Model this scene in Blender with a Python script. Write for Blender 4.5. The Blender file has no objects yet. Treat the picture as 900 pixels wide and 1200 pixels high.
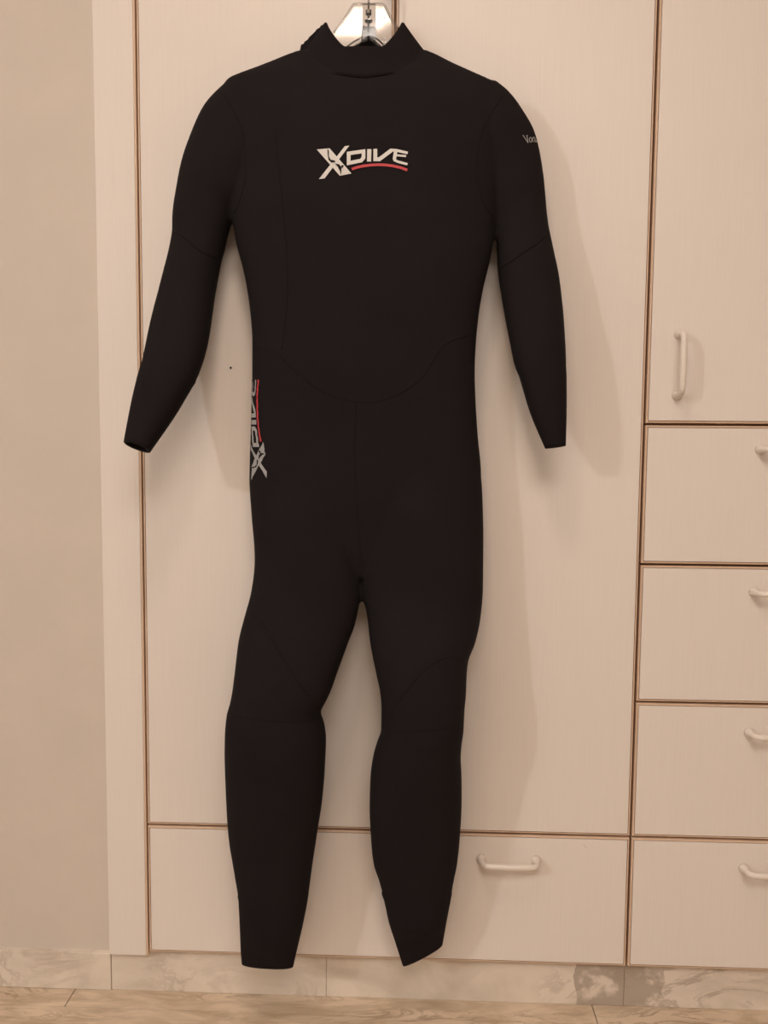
import bpy, bmesh, math, random
import numpy as np
from mathutils import Vector, Matrix
from mathutils.bvhtree import BVHTree

random.seed(4)
scene = bpy.context.scene
COL = scene.collection

# ------------------------------------------------------------------ camera
F, CD, CH = 950.0, 1.3775, 0.992
YAW, PITCH, ROLL = map(math.radians, (-2.0384, -4.4236, 0.5023))
CAM = np.array([0.0, -CD, CH])
_fw = np.array([math.sin(YAW) * math.cos(PITCH), math.cos(YAW) * math.cos(PITCH), math.sin(PITCH)])
_rt = np.array([math.cos(YAW), -math.sin(YAW), 0.0])
_up = np.cross(_rt, _fw)
RT = _rt * math.cos(ROLL) + _up * math.sin(ROLL)
UP = -_rt * math.sin(ROLL) + _up * math.cos(ROLL)
cam_data = bpy.data.cameras.new('camera')
cam_data.sensor_fit = 'HORIZONTAL'
cam_data.sensor_width = 36.0
cam_data.lens = F / 900.0 * 36.0
cam_data.clip_start = 0.02
cam = bpy.data.objects.new('camera', cam_data)
COL.objects.link(cam)
cam.matrix_world = Matrix(((RT[0], UP[0], -_fw[0], CAM[0]), (RT[1], UP[1], -_fw[1], CAM[1]),
                           (RT[2], UP[2], -_fw[2], CAM[2]), (0, 0, 0, 1)))
scene.camera = cam

# ------------------------------------------------------------------ world, lamps, exposure
world = bpy.data.worlds.new('world')
scene.world = world
world.use_nodes = True
world.node_tree.nodes['Background'].inputs[0].default_value = (1.0, 0.86, 0.70, 1)
world.node_tree.nodes['Background'].inputs[1].default_value = 0.05


def area_lamp(name, loc, size, power, color, target=None):
    d = bpy.data.lights.new(name, 'AREA')
    d.shape = 'DISK'
    d.size = size
    d.energy = power
    d.color = color
    o = bpy.data.objects.new(name, d)
    COL.objects.link(o)
    o.location = loc
    if target is not None:
        o.rotation_euler = (Vector(target) - Vector(loc)).to_track_quat('-Z', 'Y').to_euler()
    return o


area_lamp('ceiling_spot_light', (-0.21, -1.01, 2.58), 0.30, 8.0, (1.0, 0.80, 0.64))
p = bpy.data.lights.new('far_ceiling_bulb', 'POINT')
p.energy = 100.0
p.color = (0.95, 0.97, 1.0)
p.shadow_soft_size = 0.06
o = bpy.data.objects.new('far_ceiling_bulb', p)
COL.objects.link(o)
o.location = (-3.27, -3.02, 2.50)
area_lamp('ceiling_panel_light', (0.25, -2.5, 2.60), 1.4, 46.0, (1.0, 0.89, 0.81))

scene.view_settings.view_transform = 'Standard'
scene.view_settings.look = 'None'
scene.view_settings.gamma = 1.0
scene.view_settings.use_curve_mapping = False
scene.view_settings.exposure = 0.06


# ------------------------------------------------------------------ helpers
def at(x, y, depth=0.0):
    """photo pixel -> point on the upright plane `depth` metres in front of the wardrobe doors"""
    d = _fw * F + RT * (x - 450.0) - UP * (y - 600.0)
    return CAM + d * ((CD - depth) / d[1])


def to_px(P):
    v = np.asarray(P) - CAM
    k = F / v.dot(_fw)
    return 450.0 + v.dot(RT) * k, 600.0 - v.dot(UP) * k


def link(name, me, mat=None, parent=None, smooth=False):
    ob = bpy.data.objects.new(name, me)
    COL.objects.link(ob)
    mats = mat if isinstance(mat, (list, tuple)) else [mat]
    if not me.materials:
        for m in mats:
            if m:
                me.materials.append(m)
    if parent:
        ob.parent = parent
    if smooth:
        me.polygons.foreach_set('use_smooth', [True] * len(me.polygons))
    return ob


def empty(name, loc=(0, 0, 0), parent=None):
    e = bpy.data.objects.new(name, None)
    COL.objects.link(e)
    e.location = loc
    e.empty_display_size = 0.05
    e.parent = parent
    return e


def tag(ob, label, cat):
    ob['label'] = label
    ob['category'] = cat


def pydata(name, v, f):
    me = bpy.data.meshes.new(name)
    me.from_pydata([tuple(map(float, p)) for p in v], [], f)
    me.update()
    return me


def box_mesh(name, x0, x1, y0, y1, z0, z1, bevel=0.0):
    bm = bmesh.new()
    bmesh.ops.create_cube(bm, size=1.0)
    for v in bm.verts:
        v.co = ((x0 + x1) / 2 + v.co.x * (x1 - x0), (y0 + y1) / 2 + v.co.y * (y1 - y0),
                (z0 + z1) / 2 + v.co.z * (z1 - z0))
    if bevel:
        bmesh.ops.bevel(bm, geom=list(bm.edges), offset=bevel, segments=2, affect='EDGES', profile=0.5)
    me = bpy.data.meshes.new(name)
    bm.to_mesh(me)
    bm.free()
    return me


def boxes_mesh(name, boxes):
    V, Fc = [], []
    for x0, x1, y0, y1, z0, z1 in boxes:
        b = len(V)
        V += [(x, y, z) for x in (x0, x1) for y in (y0, y1) for z in (z0, z1)]
        Fc += [[b + i for i in q] for q in ((0, 1, 3, 2), (4, 6, 7, 5), (0, 4, 5, 1), (2, 3, 7, 6), (0, 2, 6, 4), (1, 5, 7, 3))]
    return pydata(name, V, Fc)


def tube_mesh(name, pts, radius, seg=10, flat=None, caps=True):
    """round (or oval) bar along a polyline; radius may be a list"""
    P = [np.array(p, float) for p in pts]
    n = len(P)
    r = radius if isinstance(radius, (list, tuple)) else [radius] * n
    V, Fc = [], []
    ref = np.array((0.0, 1.0, 0.0))
    prev = None
    for i in range(n):
        t = P[min(i + 1, n - 1)] - P[max(i - 1, 0)]
        t = t / np.linalg.norm(t)
        if prev is None:
            a = ref - t * ref.dot(t)
            if np.linalg.norm(a) < 0.2:
                a = np.array((1.0, 0, 0)) - t * t[0]
        else:
            a = prev - t * prev.dot(t)
        a = a / np.linalg.norm(a)
        prev = a
        b = np.cross(t, a)
        for k in range(seg):
            w = 2 * math.pi * k / seg
            V.append(P[i] + a * math.cos(w) * r[i] + b * math.sin(w) * r[i] * (flat or 1.0))
    for i in range(n - 1):
        for k in range(seg):
            k2 = (k + 1) % seg
            Fc.append([i * seg + k, i * seg + k2, (i + 1) * seg + k2, (i + 1) * seg + k])
    if caps:
        Fc.append(list(range(seg))[::-1])
        Fc.append([(n - 1) * seg + k for k in range(seg)])
    return pydata(name, V, Fc)


def catmull(A, N):
    """centripetal-ish resampling of an (n,k) array to N rows through every input row"""
    A = np.asarray(A, float)
    n = len(A)
    t = np.concatenate([[0], np.cumsum(np.linalg.norm(np.diff(A[:, :6], axis=0), axis=1))])
    # monotone cubic (Fritsch-Carlson) per column
    h = np.diff(t)
    dl = np.diff(A, axis=0) / h[:, None]
    m = np.zeros_like(A)
    m[0], m[-1] = dl[0], dl[-1]
    for i in range(1, n - 1):
        same = dl[i - 1] * dl[i] > 0
        w1, w2 = 2 * h[i] + h[i - 1], h[i] + 2 * h[i - 1]
        with np.errstate(divide='ignore', invalid='ignore'):
            hm = (w1 + w2) / (w1 / dl[i - 1] + w2 / dl[i])
        m[i] = np.where(same, np.nan_to_num(hm), 0.0)
    out = []
    for s in np.linspace(0, t[-1], N):
        i = min(max(np.searchsorted(t, s) - 1, 0), n - 2)
        u = (s - t[i]) / h[i]
        out.append((2 * u**3 - 3 * u**2 + 1) * A[i] + (u**3 - 2 * u**2 + u) * h[i] * m[i]
                   + (-2 * u**3 + 3 * u**2) * A[i + 1] + (u**3 - u**2) * h[i] * m[i + 1])
    return np.array(out)


# ------------------------------------------------------------------ materials
def new_mat(name, color=(0.8, 0.8, 0.8), rough=0.5, metal=0.0, spec=0.5):
    m = bpy.data.materials.new(name)
    m.use_nodes = True
    b = m.node_tree.nodes['Principled BSDF']
    b.inputs['Base Color'].default_value = (*color, 1)
    b.inputs['Roughness'].default_value = rough
    b.inputs['Metallic'].default_value = metal
    b.inputs['Specular IOR Level'].default_value = spec
    return m, m.node_tree, b


def noise(nt, scale, stretch=(1, 1, 1), detail=4.0, rough=0.55, dist=0.0):
    tc = nt.nodes.new('ShaderNodeNewGeometry')
    mp = nt.nodes.new('ShaderNodeMapping')
    mp.inputs['Scale'].default_value = stretch
    n = nt.nodes.new('ShaderNodeTexNoise')
    n.inputs['Scale'].default_value = scale
    n.inputs['Detail'].default_value = detail
    n.inputs['Roughness'].default_value = rough
    n.inputs['Distortion'].default_value = dist
    nt.links.new(tc.outputs['Position'], mp.inputs['Vector'])
    nt.links.new(mp.outputs['Vector'], n.inputs['Vector'])
    return n


def ramp(nt, src, stops):
    r = nt.nodes.new('ShaderNodeValToRGB')
    el = r.color_ramp.elements
    while len(el) < len(stops):
        el.new(0.5)
    for e, (pos, c) in zip(el, stops):
        e.position = pos
        e.color = (*c, 1)
    nt.links.new(src, r.inputs['Fac'])
    return r


def bump(nt, b, src, strength, dist):
    bp = nt.nodes.new('ShaderNodeBump')
    bp.inputs['Strength'].default_value = strength
    bp.inputs['Distance'].default_value = dist
    nt.links.new(src, bp.inputs['Height'])
    nt.links.new(bp.outputs['Normal'], b.inputs['Normal'])


def mat_painted_wood():
    m, nt, b = new_mat('painted_wood', rough=0.42, spec=0.4)
    n = noise(nt, 60.0, (6.0, 1.0, 0.12), 5.0, 0.6)
    r = ramp(nt, n.outputs['Fac'], [(0.30, (0.755, 0.682, 0.622)), (0.55, (0.775, 0.702, 0.642)), (0.8, (0.783, 0.710, 0.650))])
    nt.links.new(r.outputs['Color'], b.inputs['Base Color'])
    bump(nt, b, n.outputs['Fac'], 0.14, 0.0006)
    return m


def mat_plain(name, c1, c2, scale, rough, bstr=0.1, bdist=0.001, stretch=(1, 1, 1), spec=0.5):
    m, nt, b = new_mat(name, rough=rough, spec=spec)
    n = noise(nt, scale, stretch)
    r = ramp(nt, n.outputs['Fac'], [(0.3, c1), (0.7, c2)])
    nt.links.new(r.outputs['Color'], b.inputs['Base Color'])
    bump(nt, b, n.outputs['Fac'], bstr, bdist)
    return m


def mat_marble(name, base, light, vein, stretch, stain=None):
    m, nt, b = new_mat(name, rough=0.28, spec=0.5)
    n1 = noise(nt, 7.0, stretch, 6.0, 0.6, 0.6)
    r1 = ramp(nt, n1.outputs['Fac'], [(0.32, base), (0.6, light)])
    n2 = noise(nt, 5.5, stretch, 7.0, 0.62, 1.6)
    r2 = ramp(nt, n2.outputs['Fac'], [(0.455, (0, 0, 0)), (0.5, (1, 1, 1)), (0.545, (0, 0, 0))])
    n3 = noise(nt, 3.0, stretch, 2.0)
    r3 = ramp(nt, n3.outputs['Fac'], [(0.45, (0, 0, 0)), (0.65, (0.75, 0.75, 0.75))])
    mul = nt.nodes.new('ShaderNodeMath')
    mul.operation = 'MULTIPLY'
    nt.links.new(r2.outputs['Color'], mul.inputs[0])
    nt.links.new(r3.outputs['Color'], mul.inputs[1])
    mx = nt.nodes.new('ShaderNodeMixRGB')
    nt.links.new(mul.outputs[0], mx.inputs['Fac'])
    nt.links.new(r1.outputs['Color'], mx.inputs['Color1'])
    mx.inputs['Color2'].default_value = (*vein, 1)
    out = mx
    if stain:      # grey mineral patch in the stone between two x positions
        x0, x1, col = stain
        g = nt.nodes.new('ShaderNodeNewGeometry')
        sp = nt.nodes.new('ShaderNodeSeparateXYZ')
        nt.links.new(g.outputs['Position'], sp.inputs[0])
        n4 = noise(nt, 22.0, (1, 1, 1), 3.0)
        ad = nt.nodes.new('ShaderNodeMath')
        ad.operation = 'MULTIPLY_ADD'
        nt.links.new(n4.outputs['Fac'], ad.inputs[0])
        ad.inputs[1].default_value = 0.05
        nt.links.new(sp.outputs['X'], ad.inputs[2])
        c = (x0 + x1) / 2 + 0.025
        w = (x1 - x0) / 2
        df = nt.nodes.new('ShaderNodeMath')
        df.operation = 'COMPARE'
        nt.links.new(ad.outputs[0], df.inputs[0])
        df.inputs[1].default_value = c
        df.inputs[2].default_value = w
        r5 = ramp(nt, n4.outputs['Fac'], [(0.38, (0.1, 0.1, 0.1)), (0.48, (0.8, 0.8, 0.8))])
        m2 = nt.nodes.new('ShaderNodeMath')
        m2.operation = 'MULTIPLY'
        nt.links.new(df.outputs[0], m2.inputs[0])
        nt.links.new(r5.outputs['Color'], m2.inputs[1])
        mx2 = nt.nodes.new('ShaderNodeMixRGB')
        nt.links.new(m2.outputs[0], mx2.inputs['Fac'])
        nt.links.new(mx.outputs['Color'], mx2.inputs['Color1'])
        mx2.inputs['Color2'].default_value = (*col, 1)
        out = mx2
    nt.links.new(out.outputs['Color'], b.inputs['Base Color'])
    return m


M_PAINT = mat_painted_wood()
M_BAND = mat_plain('wood_edging', (0.62, 0.44, 0.31), (0.70, 0.51, 0.37), 30.0, 0.5, 0.1, 0.0005, (1, 1, 0.1))
M_GROOVE = mat_plain('brown_groove', (0.30, 0.17, 0.10), (0.36, 0.21, 0.13), 30.0, 0.6)
M_CARCASS = mat_plain('brown_carcass', (0.40, 0.22, 0.125), (0.48, 0.27, 0.16), 20.0, 0.6)
M_WALL = mat_plain('wall_paint', (0.60, 0.525, 0.455), (0.635, 0.55, 0.475), 9.0, 0.65, 0.15, 0.002)
M_ROOM = mat_plain('room_paint', (0.62, 0.55, 0.47), (0.66, 0.58, 0.50), 6.0, 0.8)
M_CEIL = mat_plain('ceiling_paint', (0.74, 0.69, 0.62), (0.78, 0.73, 0.66), 6.0, 0.8)
M_SKIRT = mat_marble('skirting_marble', (0.60, 0.52, 0.43), (0.76, 0.67, 0.57), (0.38, 0.29, 0.22), (1, 1, 1.6), (0.30, 0.455, (0.37, 0.30, 0.24)))
M_FLOOR = mat_marble('floor_marble', (0.44, 0.325, 0.215), (0.70, 0.56, 0.42), (0.27, 0.17, 0.10), (1.1, 4.0, 1), None)
M_GROUT = mat_plain('grout', (0.20, 0.15, 0.10), (0.27, 0.21, 0.15), 60.0, 0.9)
M_HANDLE, _, _ = new_mat('cream_plastic', (0.745, 0.665, 0.59), 0.3)
M_STEEL, _, _ = new_mat('chromed_steel', (0.72, 0.72, 0.74), 0.22, 1.0)
M_DARK, _, _ = new_mat('dark_speck', (0.02, 0.015, 0.012), 0.7)


def mat_neoprene(name, c1, c2):
    m, nt, b = new_mat(name, rough=0.85, spec=0.16)
    n = noise(nt, 900.0, (1, 1, 1), 2.0)
    n2 = noise(nt, 14.0, (1, 1, 1), 3.0)
    r = ramp(nt, n2.outputs['Fac'], [(0.3, c1), (0.7, c2)])
    nt.links.new(r.outputs['Color'], b.inputs['Base Color'])
    bump(nt, b, n.outputs['Fac'], 0.35, 0.0006)
    return m


M_NEO = mat_neoprene('black_neoprene', (0.0088, 0.0060, 0.0066), (0.0106, 0.0074, 0.0080))
M_CUFF = mat_neoprene('smooth_black_neoprene', (0.0084, 0.0055, 0.0062), (0.0102, 0.0068, 0.0075))
M_SEAM, _, _ = new_mat('seam_thread', (0.0078, 0.0056, 0.0062), 0.8, spec=0.15)
M_WHITE, _, _ = new_mat('white_print', (0.66, 0.63, 0.59), 0.6)
M_GREYP, _, _ = new_mat('grey_print', (0.32, 0.31, 0.305), 0.6)
M_RED, _, _ = new_mat('red_print', (0.48, 0.028, 0.035), 0.55)


def mat_clear():
    m = bpy.data.materials.new('clear_plastic')
    m.use_nodes = True
    nt = m.node_tree
    nt.nodes.clear()
    out = nt.nodes.new('ShaderNodeOutputMaterial')
    mix = nt.nodes.new('ShaderNodeMixShader')
    fr = nt.nodes.new('ShaderNodeFresnel')
    fr.inputs['IOR'].default_value = 1.55
    tr = nt.nodes.new('ShaderNodeBsdfTransparent')
    tr.inputs['Color'].default_value = (0.93, 0.92, 0.91, 1)
    gl = nt.nodes.new('ShaderNodeBsdfGlossy')
    gl.inputs['Roughness'].default_value = 0.06
    nt.links.new(fr.outputs[0], mix.inputs[0])
    nt.links.new(tr.outputs[0], mix.inputs[1])
    nt.links.new(gl.outputs[0], mix.inputs[2])
    nt.links.new(mix.outputs[0], out.inputs[0])
    return m


M_CLEAR = mat_clear()

# ------------------------------------------------------------------ the room
X0, X1, Y0, Y1, ZC = -4.2, 2.2, -4.2, 0.62, 2.66
PL = 0.022            # plinth / wall plane behind the door fronts
ZB = CH - 0.907       # lower edge of the wardrobe fronts
XS0, XG1, XG2, XR = -0.538, -0.4665, 0.386, 0.828
XM = at(463.5, 0)[0]
ZD = [CH + v for v in (0.0458, -0.1908, -0.4293, -0.6695, -0.907)]
ZTOP = 2.42
GAP = 0.0040
TH = 0.019


def struct(name, me, mat):
    ob = link(name, me, mat)
    ob['kind'] = 'structure'
    return ob


ceiling = struct('ceiling', boxes_mesh('ceiling', [(X0, X1, Y0, Y1, ZC, ZC + 0.1)]), M_CEIL)
struct('wall_left', boxes_mesh('wall_left', [(X0 - 0.1, X0, Y0, Y1, 0, ZC)]), M_ROOM)
struct('wall_right', boxes_mesh('wall_right', [(X1, X1 + 0.1, Y0, Y1, 0, ZC)]), M_ROOM)
struct('wall_front', boxes_mesh('wall_front', [(X0, X1, Y0 - 0.1, Y0, 0, ZC)]), M_ROOM)
struct('wall_back', boxes_mesh('wall_back', [(X0, XS0 + 0.012, PL + 0.004, Y1, 0.0, ZC)]), M_WALL)
struct('wall_back_right', boxes_mesh('wall_back_right', [(XR + 0.002, X1, PL + 0.004, Y1, 0, ZC)]), M_WALL)

# floor: a grout bed with separate marble tiles, a narrow cut row against the skirting
floor = struct('floor', boxes_mesh('floor', [(X0, X1, Y0, Y1, -0.08, -0.003)]), M_GROUT)
d = at(0, 1177) - CAM
yj = CAM[1] + d[1] * (-CH / d[2])        # first joint in front of the skirting
tile = 0.40
cache = {}
yrow = [PL - 0.0005, yj, yj - tile, yj - 2 * tile, yj - 3 * tile]
for r in range(4):
    ya, yb = yrow[r + 1] + 0.0006, yrow[r] - 0.0006
    tw = 0.94 if r == 0 else 1.4
    off = (at(84, 1168)[0], 0.45, 0.0, 0.45)[r]
    for c in range(-2, 2):
        xa = c * tw + off
        key = round(yb - ya, 4)
        if key not in cache:
            cache[key] = box_mesh('floor_tile', 0.0008, tw - 0.0008, 0, yb - ya, -0.02, 0.0, 0.0006)
        t = link('floor_tile', cache[key], M_FLOOR, floor)
        t.location = (xa, ya, random.uniform(-0.0003, 0.0003))

# marble skirting in separate slabs, running on under the wardrobe as its plinth
skirt = empty('baseboard_back')
skirt['kind'] = 'structure'
zt_wall = CH + at(60, 1113, -PL)[2] - CH
jx = [-1.1, at(126, 1140)[0], at(381, 1145)[0], at(735, 1150)[0], 1.0]
for i in range(4):
    a, b = jx[i] + 0.0002, jx[i + 1] - 0.0002
    if i == 0:
        me = box_mesh('skirting_slab', a, b, PL - 0.006, PL + 0.012, 0.0, zt_wall, 0.0012)
    else:
        me = box_mesh('skirting_slab', a, b, PL - 0.004 + 0.0004 * i, PL + 0.016, 0.0, ZB + 0.012, 0.0008)
    link('skirting_slab', me, M_SKIRT, skirt)

# painted filler stile between wall and wardrobe
struct('trim_1', box_mesh('trim_1', XS0, XG1 - 0.004, 0.0, TH + 0.006, ZB - 0.006, ZTOP, 0.0012), [M_PAINT])
struct('trim_2', box_mesh('trim_2', XS0, XR, 0.0, 0.03, ZTOP + 0.004, ZC, 0.0015), [M_PAINT])
link('stile_edging', boxes_mesh('stile_edging', [(XG1 - 0.0042, XG1 - 0.0008, 0.0012, TH + 0.004, ZB - 0.005, ZTOP)]), M_BAND,
     bpy.data.objects['trim_1'])


# ------------------------------------------------------------------ wardrobe units
def front_panel(name, x0, x1, z0, z1, parent):
    """a door or drawer front: painted face, bevelled wooden edging round it, fine groove between"""
    g = GAP / 2
    x0, x1, z0, z1 = x0 + g, x1 - g, z0 + g, z1 - g
    ob = empty(name, ((x0 + x1) / 2, 0, z0), parent)
    cx = (x0 + x1) / 2
    w, h = (x1 - x0) / 2, z1 - z0
    e = 0.0040
    link('painted_face', box_mesh('painted_face', -w + e, w - e, 0.0, TH, e, h - e, 0.0007), M_PAINT, ob)
    loops = [(e - 0.0001, 0.004), (e - 0.0001, 0.0022), (e - 0.0009, 0.0022), (e - 0.0011, 0.0008), (0.0012, 0.0008), (0.0, 0.0022), (0.0, TH)]
    V, Fc, mi = [], [], []
    for ins, y in loops:
        V += [(-w + ins, y, ins), (w - ins, y, ins), (w - ins, y, h - ins), (-w + ins, y, h - ins)]
    for l in range(len(loops) - 1):
        for k in range(4):
            k2 = (k + 1) % 4
            Fc.append([l * 4 + k, (l + 1) * 4 + k, (l + 1) * 4 + k2, l * 4 + k2])
            mi.append(1 if l < 3 else 0)
    me = pydata('edging', V, Fc)
    me.materials.append(M_BAND)
    me.materials.append(M_GROOVE)
    me.polygons.foreach_set('material_index', mi)
    link('edging', me, None, ob)
    return ob


def handle_mesh(L, vertical=False):
    """bow handle: flared feet, rounded corners, slightly bellied grip"""
    pts, rad = [], []
    H, R = 0.027, 0.012
    half = L / 2 - 0.006
    pts += [(-half, 0.0, 0), (-half, -0.003, 0), (-half + 0.0005, -0.008, 0), (-half + 0.001, -(H - R), 0)]
    rad += [0.0085, 0.0082, 0.0062, 0.0052]
    for k in range(1, 6):
        w = math.pi / 2 * k / 5
        pts.append((-half + 0.001 + R * (1 - math.cos(w)), -(H - R) - R * math.sin(w), 0))
        rad.append(0.0052)
    pts.append((0.0, -H - 0.0015, 0))
    rad.append(0.0056)
    n = len(pts)
    pts += [(-x, y, z) for x, y, z in pts[:n - 1][::-1]]
    rad += rad[:n - 1][::-1]
    if vertical:
        pts = [(z, y, x) for x, y, z in pts]
    return tube_mesh('handle', pts, rad, 12)


HM, HV = handle_mesh(0.108), handle_mesh(0.112, True)


def add_handle(panel, px, py, vertical=False):
    h = link('handle', HV if vertical else HM, M_HANDLE, panel, True)
    P = at(px, py)
    h.location = (P[0] - panel.location.x, 0, P[2] - panel.location.z)
    return h


unitA = empty('wardrobe_cabinet', ((XG1 + XG2) / 2, 0.0, 0.0))
tag(unitA, 'wide cream wardrobe with two tall doors and one wide bottom drawer behind the wetsuit', 'wardrobe')
unitB = empty('wardrobe_cabinet', ((XG2 + XR) / 2, 0.0, 0.0))
tag(unitB, 'narrow cream wardrobe with door above four stacked drawers right of the wetsuit', 'wardrobe')


def carcass(x0, x1, unit):
    b = [(x0 - 0.002, x0 + 0.018, TH + 0.002, 0.58, ZB, ZTOP), (x1 - 0.018, x1, TH + 0.002, 0.58, ZB, ZTOP),
         (x0 + 0.018, x1 - 0.018, 0.56, 0.58, ZB, ZTOP), (x0 + 0.018, x1 - 0.018, TH + 0.002, 0.56, ZTOP - 0.02, ZTOP),
         (x0 + 0.018, x1 - 0.018, TH + 0.002, 0.56, ZB, ZB + 0.02)]
    for z in ZD[:-1]:
        b.append((x0 + 0.018, x1 - 0.018, TH + 0.002, 0.56, z - 0.01, z + 0.01))
    xm = (x0 + x1) / 2
    c = link('carcass', boxes_mesh('carcass', b), M_CARCASS, unit)
    c.location.x = -unit.location.x
    return c


def into(unit, ob):
    ob.location.x -= unit.location.x


carcass(XG1, XG2, unitA)
carcass(XG2 + 0.001, XR, unitB)
Z4 = ZD[3]
dl = front_panel('door', XG1, XM, Z4, ZTOP, unitA)
dr = front_panel('door', XM, XG2, Z4, ZTOP, unitA)
dw = front_panel('drawer', XG1, XG2, ZB, Z4, unitA)
link('mullion', boxes_mesh('mullion', [(XM - 0.02 - unitA.location.x, XM + 0.02 - unitA.location.x, TH + 0.002, 0.05, Z4, ZTOP)]), M_CARCASS, unitA)
add_handle(dw, 596, 1007)
cxw = dw.location.x
P = at(596, 1007)
h = link('handle', HM, M_HANDLE, dw, True)
h.location = (-(P[0] - cxw), 0, P[2] - dw.location.z)
sp = at(270.5, 431)
speck = link('speck', tube_mesh('speck', [(0, 0.0005, 0), (0, -0.0009, 0)], 0.0019, 8), M_DARK, dl)
speck.location = (sp[0] - dl.location.x, 0, sp[2] - dl.location.z)
spk = at(685.5, 992)
s2 = link('scratch', tube_mesh('scratch', [(-0.003, -0.0002, 0.004), (0.0, -0.0002, 0.0), (0.003, -0.0002, -0.003)], 0.0004, 5), M_BAND, dw)
s2.location = (spk[0] - dw.location.x, 0, spk[2] - dw.location.z)
du = front_panel('door', XG2, XR, ZD[0], ZTOP, unitB)
add_handle(du, 794.5, 427.5, True)
for i, (px, py) in enumerate(((925, 527), (917, 694), (911, 859), (904, 1018))):
    q = front_panel('drawer', XG2, XR, ZD[i + 1], ZD[i], unitB)
    add_handle(q, px, py)
    into(unitB, q)
for q in (dl, dr, dw):
    into(unitA, q)
into(unitB, du)

# ------------------------------------------------------------------ wetsuit body
SEG = 56


def ring(row, tang, nexp=2.35, grow=0.0):
    A, B, t = row[:3], row[3:6], row[6]
    c = (A + B) / 2
    e1 = (B - A) / 2
    l1 = np.linalg.norm(e1)
    e1 = e1 / l1
    e2 = np.cross(tang, e1)
    e2 = e2 / np.linalg.norm(e2)
    if e2[1] > 0:
        e2 = -e2
    out = []
    for k in range(SEG):
        w = 2 * math.pi * k / SEG
        cs, sn = math.cos(w), math.sin(w)
        x = math.copysign(abs(cs) ** (2 / nexp), cs)
        y = math.copysign(abs(sn) ** (2 / nexp), sn)
        out.append(c + e1 * x * (l1 + grow) + e2 * y * (t + grow))
    return out


def rows_of(sec, N):
    """sec: (left px, right px, depth of centre in m, half thickness in m)"""
    A = []
    for (lx, ly), (rx, ry), c, t in sec:
        A.append(np.concatenate([at(lx, ly, c), at(rx, ry, c), [t]]))
    return catmull(A, N)


def tangents(R):
    C = (R[:, :3] + R[:, 3:6]) / 2
    T = np.gradient(C, axis=0)
    return T / np.linalg.norm(T, axis=1)[:, None]


def closed_tube(sec, N, V, Fc, nexp=2.35):
    R = rows_of(sec, N)
    T = tangents(R)
    b = len(V)
    for i in range(N):
        V += ring(R[i], T[i], nexp)
    for i in range(N - 1):
        for k in range(SEG):
            k2 = (k + 1) % SEG
            Fc.append([b + i * SEG + k, b + i * SEG + k2, b + (i + 1) * SEG + k2, b + (i + 1) * SEG + k])
    Fc.append([b + k for k in range(SEG)][::-1])
    Fc.append([b + (N - 1) * SEG + k for k in range(SEG)])


def hz(y, l, r, c, t):
    return ((l, y), (r, y), c, t)


torso_sec = [hz(59, 350, 501, .050, .009), hz(65, 334, 514, .050, .012), hz(72, 318, 527, .050, .015), hz(80, 299, 543, .050, .020), hz(88, 279, 560, .050, .025),
             hz(95, 265, 575, .050, .028), hz(104, 262, 588, .050, .031), hz(120, 262, 590, .051, .035), hz(160, 266, 586, .052, .041),
             hz(210, 269, 583, .052, .046), hz(250, 272, 581, .052, .048), hz(285, 277, 578, .051, .048), hz(315, 285, 572, .051, .048),
             hz(340, 290, 566, .051, .047), hz(370, 294, 561, .050, .047), hz(400, 296, 558, .050, .046), hz(430, 296, 556.5, .049, .046),
             hz(470, 295, 557.5, .048, .045), hz(510, 294, 560, .048, .045), hz(560, 292.5, 564, .048, .044), hz(600, 300, 560, .048, .042),
             hz(640, 318, 545, .048, .036), hz(675, 350, 510, .049, .024)]
leg_l = [hz(535, 298, 412, .048, .040), hz(560, 292.5, 419, .048, .043), hz(600, 295, 420, .050, .046), hz(657, 299, 420, .054, .048),
         hz(687, 296, 422.6, .058, .048), hz(700, 293.5, 422.2, .061, .048), hz(718, 288.5, 419, .066, .048), hz(735, 284, 415, .072, .048),
         hz(750, 280.5, 409, .078, .048), hz(768, 278, 402.5, .086, .048), hz(790, 275.5, 394.5, .094, .047), hz(809, 273, 388, .100, .047),
         hz(822, 270.5, 382, .102, .047), hz(836, 266.5, 375.5, .103, .046), hz(847, 265, 379.5, .103, .046), hz(865, 264, 382, .102, .046),
         hz(895, 264, 381, .098, .045), hz(935, 265.5, 378, .092, .043), hz(975, 268, 372, .086, .040), hz(1015, 274, 366, .081, .036),
         hz(1052, 280, 360.7, .0783, .031), hz(1080, 283.5, 353.5, .077, .026)]
cuff_ll = [hz(1048, 279, 361.5, .0788, .0315), hz(1052, 280, 360.7, .0783, .031), hz(1085, 282, 354, .077, .028), hz(1115, 283, 347, .076, .016),
           ((284, 1129), (343, 1132.5), .076, .010)]
leg_r = [hz(535, 428, 556, .048, .040), hz(560, 421, 564, .048, .043), hz(600, 420.5, 566, .049, .046), hz(630, 421, 566.5, .050, .047),
         hz(690, 425, 566, .053, .048), hz(700, 426.2, 565.5, .055, .048), hz(725, 430.5, 563, .062, .048), hz(755, 434, 556.5, .074, .048),
         hz(776, 438, 548.5, .084, .048), hz(790, 441, 547, .089, .047), hz(815, 446, 546, .095, .047), hz(830, 447, 544.5, .096, .046),
         hz(858, 446.5, 543, .093, .046), hz(867, 443, 541.5, .091, .045), hz(885, 437.5, 540, .087, .045), hz(910, 434, 541, .081, .044),
         hz(945, 433, 541, .072, .042), hz(980, 434.5, 539, .065, .039), hz(1010, 437.5, 536, .060, .036), hz(1030, 444, 532, .057, .033),
         hz(1052, 450, 528, .055, .031), hz(1076, 457.5, 522, .052, .026)]
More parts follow.
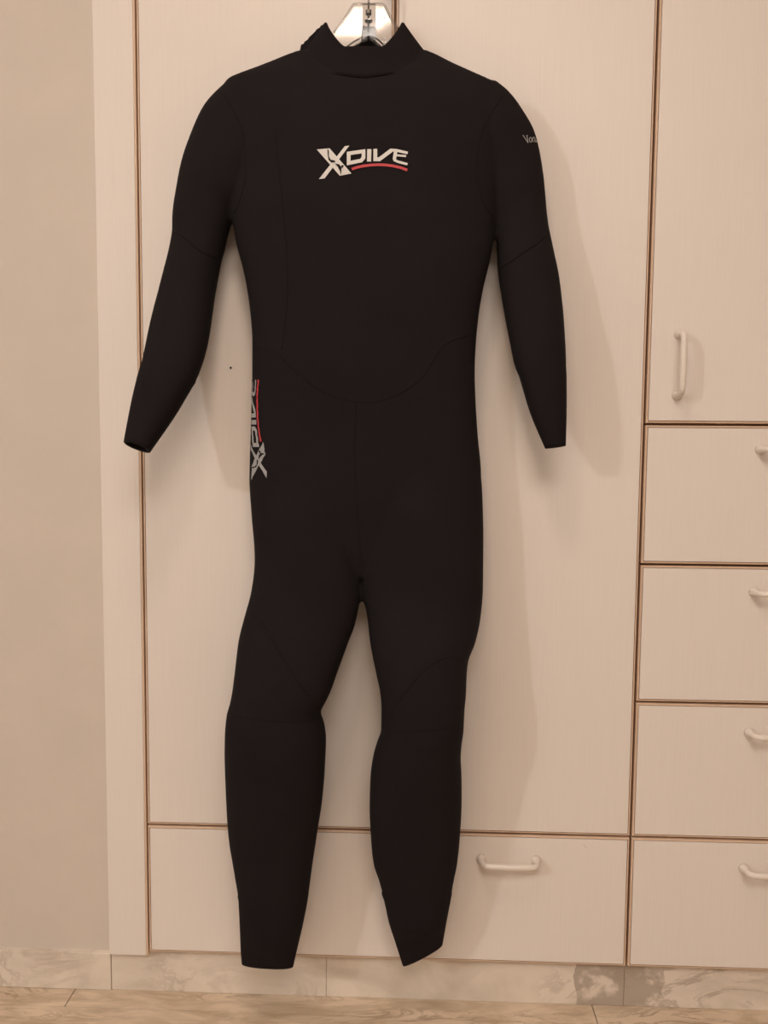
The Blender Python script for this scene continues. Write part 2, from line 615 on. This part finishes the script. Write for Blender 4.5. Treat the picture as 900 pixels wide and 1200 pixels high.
cuff_rl = [hz(1046, 447.5, 529.5, .056, .0315), hz(1052, 450, 528, .055, .031), ((456.5, 1080), (523, 1077), .052, .028), ((464, 1104), (520.5, 1092), .050, .017),
           ((472.5, 1131), (518, 1107), .049, .009)]
arm_l = [((272, 92), (345, 150), .050, .022), ((257, 105), (325, 172), .050, .030), ((240, 125), (305, 205), .050, .036), ((222, 166), (287, 232), .050, .039),
         ((209, 215), (274, 253), .044, .037), ((203, 258), (265, 280), .043, .036), ((203, 268), (263, 290), .043, .036), ((201, 283), (259, 305), .045, .036), ((190, 328), (251, 350), .054, .035),
         ((176.5, 380), (243.5, 401), .070, .034), ((167, 424), (230, 443), .088, .031), ((165, 432), (227, 448), .0915, .030), ((160, 455), (214, 468), .104, .0255)]
cuff_la = [((166, 428), (229, 445.5), .0895, .0305), ((165, 432), (227, 448), .0915, .030), ((155, 474), (205, 484), .113, .025), ((146, 519), (175, 528.5), .137, .017)]
arm_r = [((515, 152), (580, 94), .050, .022), ((532, 175), (596, 108), .046, .028), ((547, 207), (612, 130), .040, .032), ((562, 236), (627, 158), .036, .033),
         ((576, 260), (637, 210), .036, .034), ((582, 285), (642, 262), .040, .036), ((583, 312), (647, 287), .044, .036), ((588.5, 352), (656, 332), .050, .035),
         ((597, 398), (661, 382), .062, .034), ((608, 440), (663, 432), .071, .030), ((609, 441), (662.8, 433), .071, .030), ((617, 464), (662, 458), .076, .0255)]
cuff_ra = [((607, 436), (662.7, 428), .070, .0305), ((609, 441), (662.8, 433), .071, .030), ((622, 483), (663, 478), .079, .024), ((639.5, 525.5), (662.3, 522.5), .087, .009)]

V, Fc = [], []
for sec, N, ne in ((torso_sec, 130, 2.6), (leg_l, 110, 2.3), (leg_r, 110, 2.3), (arm_l, 80, 2.3), (arm_r, 80, 2.3)):
    closed_tube(sec, N, V, Fc, ne)
raw = bpy.data.objects.new('raw', pydata('raw', V, Fc))
COL.objects.link(raw)
md = raw.modifiers.new('r', 'REMESH')
md.mode = 'VOXEL'
md.voxel_size = 0.0036
ms = raw.modifiers.new('s', 'SMOOTH')
ms.factor = 0.5
ms.iterations = 5
body_me = bpy.data.meshes.new_from_object(raw.evaluated_get(bpy.context.evaluated_depsgraph_get()))
bpy.data.objects.remove(raw)
nv = len(body_me.vertices)
co = np.empty(nv * 3)
body_me.vertices.foreach_get('co', co)
co = co.reshape(-1, 3)
polys = [tuple(pl.vertices) for pl in body_me.polygons]
BVH = BVHTree.FromPolygons([tuple(c) for c in co], polys)
vecs = co - CAM
kk = F / (vecs @ _fw)
PX = np.stack([450 + (vecs @ RT) * kk, 600 - (vecs @ UP) * kk], 1)
fc = np.array([PX[list(pl)].mean(0) for pl in polys])


def piece(x, y):
    """which sewn panel a spot of the suit belongs to"""
    if y < 700:
        if x < np.interp(y, [95, 104, 150, 200, 235, 252, 300, 400, 560], [253, 257, 283, 288, 281, 271, 270, 265, 235]):
            return 'sleeve_a'
        if x > np.interp(y, [98, 107, 150, 200, 235, 262, 300, 400, 560], [598, 594, 566, 558, 565, 581, 580, 578, 602]):
            return 'sleeve_b'
    waist = np.interp(x, [285, 335, 352, 385, 440, 490, 520, 570], [405, 405, 440, 462, 471, 447, 405, 392])
    if y < waist:
        return 'torso'
    return 'leg_a' if x < np.interp(y, [400, 560, 700], [424, 417, 424]) else 'leg_b'


suit = empty('wetsuit', (at(428, 600)[0], -0.05, at(428, 1131, 0.06)[2]))
tag(suit, 'black full-length neoprene wetsuit with white and red chest logo on a clear hanger', 'wetsuit')
SOFF = np.array(suit.location)


def suit_part(name, me, mat, parent=None, smooth=True):
    ob = link(name, me, mat, parent or suit, smooth)
    if parent is None:
        ob.location = -suit.location
    return ob


lab = np.array([piece(*c) for c in fc])
PART = {}
for key, nm in (('torso', 'torso'), ('sleeve_a', 'sleeve'), ('sleeve_b', 'sleeve'), ('leg_a', 'leg'), ('leg_b', 'leg')):
    idx = np.nonzero(lab == key)[0]
    remap, vv, ff = {}, [], []
    for i in idx:
        f = []
        for v in polys[i]:
            if v not in remap:
                remap[v] = len(vv)
                vv.append(co[v])
            f.append(remap[v])
        ff.append(f)
    PART[key] = suit_part(nm, pydata(nm, vv, ff), M_NEO)


def cuff(name, sec, parent):
    R = rows_of(sec, 26)
    T = tangents(R)
    V, Fc = [], []
    n = len(R)
    shells = [(i, 0.0002 + 0.0008 * min(1, i / 4)) for i in range(n)] + [(n - 1, -0.0008)] + [(i, -0.0028) for i in range(n - 1, -1, -1)]
    for i, g in shells:
        V += ring(R[i], T[i], 2.3, g)
    for s in range(len(shells) - 1):
        for k in range(SEG):
            k2 = (k + 1) % SEG
            Fc.append([s * SEG + k, s * SEG + k2, (s + 1) * SEG + k2, (s + 1) * SEG + k])
    return suit_part(name, pydata(name, V, Fc), M_CUFF, parent)


cuff('wrist_cuff', cuff_la, PART['sleeve_a'])
cuff('wrist_cuff', cuff_ra, PART['sleeve_b'])
cuff('ankle_cuff', cuff_ll, PART['leg_a'])
cuff('ankle_cuff', cuff_rl, PART['leg_b'])


def on_suit(x, y, lift=0.0):
    """point of the suit's front under a photo pixel, lifted off the cloth"""
    d = _fw * F + RT * (x - 450.0) - UP * (y - 600.0)
    d = d / np.linalg.norm(d)
    loc, nor, i, dist = BVH.ray_cast(Vector(CAM), Vector(d))
    if loc is None:
        return None
    if nor.dot(Vector(d)) > 0:
        nor = -nor
    return np.array(loc + nor * lift)


def smooth_line(pts, step=4.0):
    A = np.array(pts, float)
    n = len(A)
    out = []
    for i in range(n - 1):
        p0, p1, p2, p3 = A[max(i - 1, 0)], A[i], A[i + 1], A[min(i + 2, n - 1)]
        m = max(2, int(np.linalg.norm(p2 - p1) / step))
        for k in range(m):
            u = k / m
            out.append(0.5 * (2 * p1 + (p2 - p0) * u + (2 * p0 - 5 * p1 + 4 * p2 - p3) * u**2 + (3 * p1 - p0 - 3 * p2 + p3) * u**3))
    out.append(A[-1])
    return out


def seam(pts, parent, r=0.0007):
    P = [on_suit(x, y, 0.0001) for x, y in smooth_line(pts)]
    P = [q for q in P if q is not None]
    if len(P) > 3:
        suit_part('seam', tube_mesh('seam', P, r, 6), M_SEAM, parent)


T_, SA, SB, LA, LB = (PART[k] for k in ('torso', 'sleeve_a', 'sleeve_b', 'leg_a', 'leg_b'))
seam([(259, 106), (283, 150), (288, 200), (281, 235), (274, 250)], SA)
seam([(592, 109), (566, 150), (558, 200), (565, 235), (579, 258)], SB)
seam([(205, 270), (218, 280), (232, 292), (246, 300), (256, 302)], SA, 0.0011)
seam([(641, 275), (630, 285), (612, 297), (598, 307), (586, 314)], SB, 0.0011)
seam([(298, 405), (325, 415), (352, 440), (385, 462), (440, 471), (490, 447), (520, 405), (554, 392)], T_)
seam([(322, 150), (327, 200), (333, 260), (337, 320), (335, 370), (330, 410)], T_)
seam([(417, 472), (416, 520), (416, 560), (420, 620), (424, 660)], LA)
seam([(268, 838), (290, 842), (325, 846), (360, 845), (378, 841)], LA)
seam([(449, 862), (475, 858), (510, 856), (541, 850)], LB)
seam([(291, 716), (310, 735), (330, 770), (350, 800), (372, 830)], LA)
seam([(546, 778), (530, 770), (505, 780), (480, 805), (455, 840)], LB)

# ------------------------------------------------------------------ collar
def collar_shell():
    n, rows = 72, 10
    cx, c = 427.0, 0.050
    V, Fc = [], []
    for s, wall in ((0, 0.0), (1, 0.0035)):
        for j in range(rows + 1):
            u = j / rows
            for k in range(n):
                th = 2 * math.pi * k / n            # 0 = front
                a = abs((math.degrees(th) + 180) % 360 - 180)
                yb = np.interp(a, [0, 30, 60, 85, 100, 180], [101, 95, 79, 62, 60, 74])
                yt = np.interp(a, [0, 26, 33, 60, 78, 95, 130, 180], [64.5, 63.5, 60, 40, 28, 29, 52, 60])
                hwb, hwt = 72.0, 47.0
                if math.sin(th) < 0:
                    hwb = 71.0
                hb = np.interp(a, [0, 45, 90, 180], [0.0315, 0.030, 0.030, 0.030])
                ht = np.interp(a, [0, 90, 180], [0.028, 0.026, 0.022])
                y = yb + (yt - yb) * u
                hw = hwb + (hwt - hwb) * u ** 0.95
                hd = hb + (ht - hb) * u
                S = math.copysign(abs(math.sin(th)) ** 0.9, math.sin(th))
                P0 = at(cx + hw * S, y, c)
                P = P0 + np.array((0, -math.cos(th) * hd, 0))
                ctr = at(cx, y, c)
                dirv = ctr - P
                dirv = dirv / (np.linalg.norm(dirv) + 1e-9)
                V.append(P + dirv * wall)
    m = (rows + 1) * n
    for s in (0, 1):
        for j in range(rows):
            for k in range(n):
                k2 = (k + 1) % n
                q = [s * m + j * n + k, s * m + j * n + k2, s * m + (j + 1) * n + k2, s * m + (j + 1) * n + k]
                Fc.append(q if s == 0 else q[::-1])
    for j in (0, rows):
        for k in range(n):
            k2 = (k + 1) % n
            q = [j * n + k, j * n + k2, m + j * n + k2, m + j * n + k]
            Fc.append(q[::-1] if j == 0 else q)
    return pydata('collar', V, Fc)


collar = suit_part('collar', collar_shell(), M_CUFF)


def slab(name, px, depth, thick, tilt=0.0):
    """extruded outline: photo outline laid at its depth, given real thickness"""
    n = len(px)
    yc = np.mean([q[1] for q in px])
    A = []
    for x, y in px:
        P = at(x, y, depth)
        A.append(P)
    zc = np.mean([a[2] for a in A])
    A = [a + np.array((0, (a[2] - zc) * math.tan(tilt), 0)) for a in A]
    V = [a + np.array((0, -thick / 2, 0)) for a in A] + [a + np.array((0, thick / 2, 0)) for a in A]
    Fc = [list(range(n))[::-1], [n + k for k in range(n)]]
    for k in range(n):
        k2 = (k + 1) % n
        Fc.append([k, k2, n + k2, n + k])
    return pydata(name, V, Fc)


rough = [(351, 63), (352, 58), (353, 53), (356, 52), (357, 49.5), (361, 47), (362, 44.5), (366, 41), (370, 37), (371, 35), (375, 33), (376, 30.5), (380, 29.5), (381.5, 27.5),
         (384, 31), (380, 40), (370, 50), (360, 58)]
suit_part('fastening_tab', slab('fastening_tab', rough, 0.044, 0.004), M_NEO, collar, False)
zp = [(396, 72), (402, 62), (418, 52.5), (423.5, 49), (423.5, 33), (426, 30.5), (429, 32), (431, 31), (435, 31.5), (439, 31), (440.5, 34), (440.5, 49), (447, 54), (455, 62), (462, 72)]
suit_part('zip_flap', slab('zip_flap', zp, 0.026, 0.004), M_NEO, collar, False)
seam_pts = []
for k in range(-40, 41):
    th = math.radians(k * 2.1)
    a = abs(math.degrees(th))
    y = np.interp(a, [0, 30, 60, 85], [101, 95, 79, 62])
    P = at(427 + 72 * math.copysign(abs(math.sin(th)) ** 0.9, th), y, 0.05) + np.array((0, -math.cos(th) * 0.0312, 0))
    seam_pts.append(P)
suit_part('seam', tube_mesh('seam', seam_pts, 0.0008, 6), M_SEAM, collar)


# ------------------------------------------------------------------ prints on the suit
def ribbon(line, w, closed=False, step=12.0):
    """flat stroke of width w along a polyline in logo units -> list of quads"""
    L = [np.array(q, float) for q in line]
    n = len(L)
    offs = []
    for i in range(n):
        if closed:
            a, b = L[i] - L[i - 1], L[(i + 1) % n] - L[i]
        else:
            a = L[i] - L[i - 1] if i else L[1] - L[0]
            b = L[i + 1] - L[i] if i < n - 1 else a
        a, b = a / np.linalg.norm(a), b / np.linalg.norm(b)
        na, nb = np.array((-a[1], a[0])), np.array((-b[1], b[0]))
        m = na + nb
        m = m / np.linalg.norm(m)
        offs.append(m * (w / 2) / max(0.45, m.dot(na)))
    quads = []
    for i in range(n if closed else n - 1):
        j = (i + 1) % n
        k = max(1, int(np.linalg.norm(L[j] - L[i]) / step))
        for s in range(k):
            u0, u1 = s / k, (s + 1) / k
            p = lambda u, sg: (L[i] + sg * offs[i]) * (1 - u) + (L[j] + sg * offs[j]) * u
            quads.append([p(u0, -1), p(u1, -1), p(u1, 1), p(u0, 1)])
    return quads


def fill(poly, cuts=3):
    bm = bmesh.new()
    bm.faces.new([bm.verts.new((x, y, 0)) for x, y in poly])
    bmesh.ops.triangulate(bm, faces=bm.faces[:])
    for _ in range(cuts):
        bmesh.ops.subdivide_edges(bm, edges=bm.edges[:], cuts=1, use_grid_fill=True)
    bmesh.ops.triangulate(bm, faces=bm.faces[:])
    q = [[np.array(v.co[:2]) for v in f.verts] for f in bm.faces]
    bm.free()
    return q


LOGO_X = fill([(128, 153), (218, 145), (372, 322), (290, 338)]) + fill([(325, 130), (357, 126), (183, 357), (143, 361)])
LOGO_TXT = (ribbon([(352, 181), (456, 166), (456, 212), (440, 231), (352, 249)], 26, True)
            + ribbon([(497, 151), (495, 238)], 29)
            + ribbon([(539, 149), (539, 222), (568, 222), (655, 157)], 27)
            + ribbon([(650, 157), (690, 160), (766, 178)], 19) + ribbon([(682, 165), (672, 226)], 24)
            + ribbon([(680, 193), (755, 200)], 14) + ribbon([(668, 226), (700, 240), (765, 257)], 17))
LOGO_RED = ribbon([(374, 291), (410, 279), (450, 270), (505, 263), (560, 260), (610, 262), (660, 268), (715, 280), (764, 298)], 19)
LOGO_CUT = (fill([(203, 150), (212, 160), (214, 203), (226, 226), (255, 232), (258, 244), (232, 246), (211, 226), (205, 190)], 1)
            + fill([(256, 254), (284, 258), (302, 278), (298, 336), (289, 300), (275, 275)], 1)
            + fill([(300, 266), (314, 262), (317, 274), (305, 286)], 1))


def print_mesh(name, polys_, mapper):
    vv, ff, cache = [], [], {}
    for q in polys_:
        f = []
        for p in q:
            k = (round(p[0], 2), round(p[1], 2))
            if k not in cache:
                P = mapper(p[0], p[1])
                cache[k] = None if P is None else len(vv)
                if P is not None:
                    vv.append(P)
            f.append(cache[k])
        if None not in f and len(set(f)) == len(f):
            ff.append(f)
    return pydata(name, vv, ff)


def chest(l):
    return lambda u, v: on_suit(350 + u / 6, 150 + v / 6, l)


logo = empty('chest_logo', (0, 0, 0), suit)
logo['label'] = 'white letters XDIVE over a red arc'
logo.location = -suit.location


def logo_piece(root, name, q, mp, mat):
    link(name, print_mesh(name, q, mp), mat, root, True)


logo_piece(logo, 'emblem', LOGO_X, chest(0.0012), M_WHITE)
logo_piece(logo, 'lettering', LOGO_TXT, chest(0.0012), M_WHITE)
logo_piece(logo, 'underline', LOGO_RED, chest(0.0012), M_RED)
logo_piece(logo, 'emblem_cutout', LOGO_CUT, chest(0.0018), M_NEO)


# the same logo standing on end, wrapped round the hip
def hip(l):
    def f(u, v):
        ypx = 563.5 - (u - 128) / 640 * 117
        s = (362 - v) * 0.183 * 0.56 * 0.00145                      # metres of cloth back from the front edge of the print
        row = None
        lx = np.interp(ypx, [430, 470, 510, 560], [296, 295, 294, 292.5])
        rx = np.interp(ypx, [430, 470, 510, 560], [556.5, 557.5, 560, 564])
        c, t = 0.048, 0.045
        A, B = at(lx, ypx, c), at(rx, ypx, c)
        ctr, a = (A + B) / 2, (B[0] - A[0]) / 2
        def pt(w):                                           # w = 0 leftmost, + towards the front
            cs, sn = math.cos(w), math.sin(w)
            return ctr + np.array((-a * abs(cs) ** (2 / 2.6), -t * math.copysign(abs(sn) ** (2 / 2.6), sn), 0))
        # start angle: where the cloth shows 310 px
        w = 1.2
        while w > 0 and to_px(pt(w))[0] > 315.5 - (560 - ypx) * 0.05:
            w -= 0.01
        prev = pt(w)
        acc = 0.0
        while acc < s:
            w -= 0.01
            q = pt(w)
            acc += np.linalg.norm(q - prev)
            prev = q
        loc, nor, i, dd = BVH.find_nearest(Vector(prev))
        if (Vector(prev) - loc).dot(nor) < 0 and dd > 0.02:
            return None
        if nor.dot(loc - Vector(ctr)) < 0:
            nor = -nor
        return np.array(loc + nor * l)
    return f


hlogo = empty('hip_logo', (0, 0, 0), suit)
hlogo['label'] = 'grey letters XDIVE and red line running up the hip'
hlogo.location = -suit.location
logo_piece(hlogo, 'emblem', LOGO_X, hip(0.0012), M_GREYP)
logo_piece(hlogo, 'lettering', LOGO_TXT, hip(0.0012), M_GREYP)
logo_piece(hlogo, 'underline', LOGO_RED, hip(0.0012), M_RED)
logo_piece(hlogo, 'emblem_cutout', LOGO_CUT, hip(0.0018), M_NEO)

# thin lettering running out of sight round the upper sleeve
K = lambda pts: [(580 + x / 11.25, 130 + y / 11.25) for x, y in pts]
strokes = [[(362, 325), (382, 335)], [(372, 330), (434, 425)], [(434, 425), (418, 330)], [(408, 330), (428, 328)],
           [(448, 372), (462, 352), (478, 362), (482, 395), (470, 415), (454, 405), (448, 372)],
           [(492, 350), (497, 415)], [(492, 362), (508, 350), (520, 362), (524, 415)],
           [(535, 362), (548, 356), (556, 370), (560, 415)], [(556, 385), (540, 390), (536, 405), (546, 415), (558, 405)]]
qs = []
for s in strokes:
    qs += ribbon(K(s), 0.85, False, 1.5)
suit_part('sleeve_lettering', print_mesh('sleeve_lettering', qs, lambda x, y: on_suit(x, y, 0.0009)), M_GREYP)

# ------------------------------------------------------------------ clear hanger
HD = 0.050
hg = empty('coat_hanger', tuple(at(432, 45, HD)))
tag(hg, 'clear plastic coat hanger with metal hook inside the wetsuit collar', 'hanger')


def hanger_part(name, me, mat, parent=None, smooth=False):
    ob = link(name, me, mat, parent or hg, smooth)
    if parent is None:
        ob.location = -hg.location
    return ob


TILT = math.radians(7.0)
lp = [(414, 6.5), (424.5, 6.5), (424.5, 46), (418, 49), (402, 60), (391, 60), (386, 52), (389.5, 40), (396, 32), (404, 22)]
rp = [(440.5, 6.5), (449.5, 6.5), (457, 20), (463, 30), (468.5, 38), (471, 50), (466, 61), (455, 61), (446, 51), (440.5, 46)]
pa = hanger_part('plate', slab('plate', lp, HD, 0.003, TILT), M_CLEAR)
pb = hanger_part('plate', slab('plate', rp, HD, 0.003, TILT), M_CLEAR)
cs = [(424.8, 4.5), (440.2, 4.5), (440.2, 46), (432, 43.5), (424.8, 46)]
ch = hanger_part('centre_channel', slab('centre_channel', cs, HD + 0.002, 0.006, 0.0), M_CLEAR)


def pxline(pts, depth):
    return [at(x, y, depth) for x, y in pts]


hanger_part('rim', tube_mesh('rim', pxline([(388, 46), (390, 40), (397, 31), (405, 20), (412.5, 7.5), (415, 5), (432, 4.5), (449, 5), (451.5, 7.5), (458, 20), (464, 30), (469, 38)], HD), 0.0016, 8), M_CLEAR, None, True)
for sgn, pts in ((-1, [(432, 45), (426, 46.5), (416, 51.5), (403, 60.5), (385, 68), (350, 78), (315, 92), (285, 112), (272, 130)]),
                 (1, [(432, 45), (438, 46.5), (445, 52), (453, 60.5), (475, 68), (505, 78), (540, 93), (568, 113), (580, 132)])):
    hanger_part('arm', tube_mesh('arm', pxline(smooth_line(pts, 6), HD + 0.001), 0.0045, 10), M_CLEAR, None, True)
for cx, cy, r in ((394.5, 54.5, 2.6), (450.3, 47.6, 2.8), (450.5, 18, 2.4)):
    pts = [(cx + r * math.cos(w), cy + r * math.sin(w)) for w in np.linspace(-2.2, 3.3, 16)]
    hanger_part('strap_loop', tube_mesh('strap_loop', pxline(pts, HD + 0.0045), 0.0007, 6), M_STEEL, pa if cx < 420 else pb, True)
# steel hook: threaded shank, nut, and the bow that goes over the peg
z0 = at(432, 38, HD)
xs = at(432, 0, HD)[0]
top = at(432, 0, HD)[2] + 0.055
pts = [(xs, -HD - 0.001, z0[2]), (xs, -HD - 0.001, top)]
for k in range(1, 17):
    w = math.pi * 1.18 * k / 16
    pts.append((xs + 0.022 - 0.022 * math.cos(w), -HD - 0.001, top + 0.022 * math.sin(w)))
hook = hanger_part('hook', tube_mesh('hook', pts, 0.0017, 10), M_STEEL, None, True)
for y, r, hh in ((15, 0.0052, 0.0028), (25, 0.0062, 0.0006)):
    P = at(432, y, HD)
    nm = 'nut' if y == 15 else 'washer'
    hanger_part(nm, tube_mesh(nm, [(P[0], -HD - 0.001, P[2] - hh), (P[0], -HD - 0.001, P[2] + hh)], r, 6 if y == 15 else 14), M_STEEL, hook)
# children of parts are still in world coordinates relative to the shifted part
# peg on the door that carries the hook
zp_ = top + 0.022 - 0.0062
peg = tube_mesh('peg', [(0, 0.001, 0), (0, -0.002, 0), (0, -0.004, 0), (0, -0.058, 0), (0, -0.060, 0.0), (0, -0.066, 0.0)], [0.014, 0.014, 0.0045, 0.0045, 0.008, 0.008], 14)
pg = link('peg', peg, M_STEEL, dl if xs + 0.022 < XM else dr, True)
own = dl if xs + 0.022 < XM else dr
pg.location = (xs + 0.022 - (own.location.x + unitA.location.x), 0, zp_ - own.location.z)
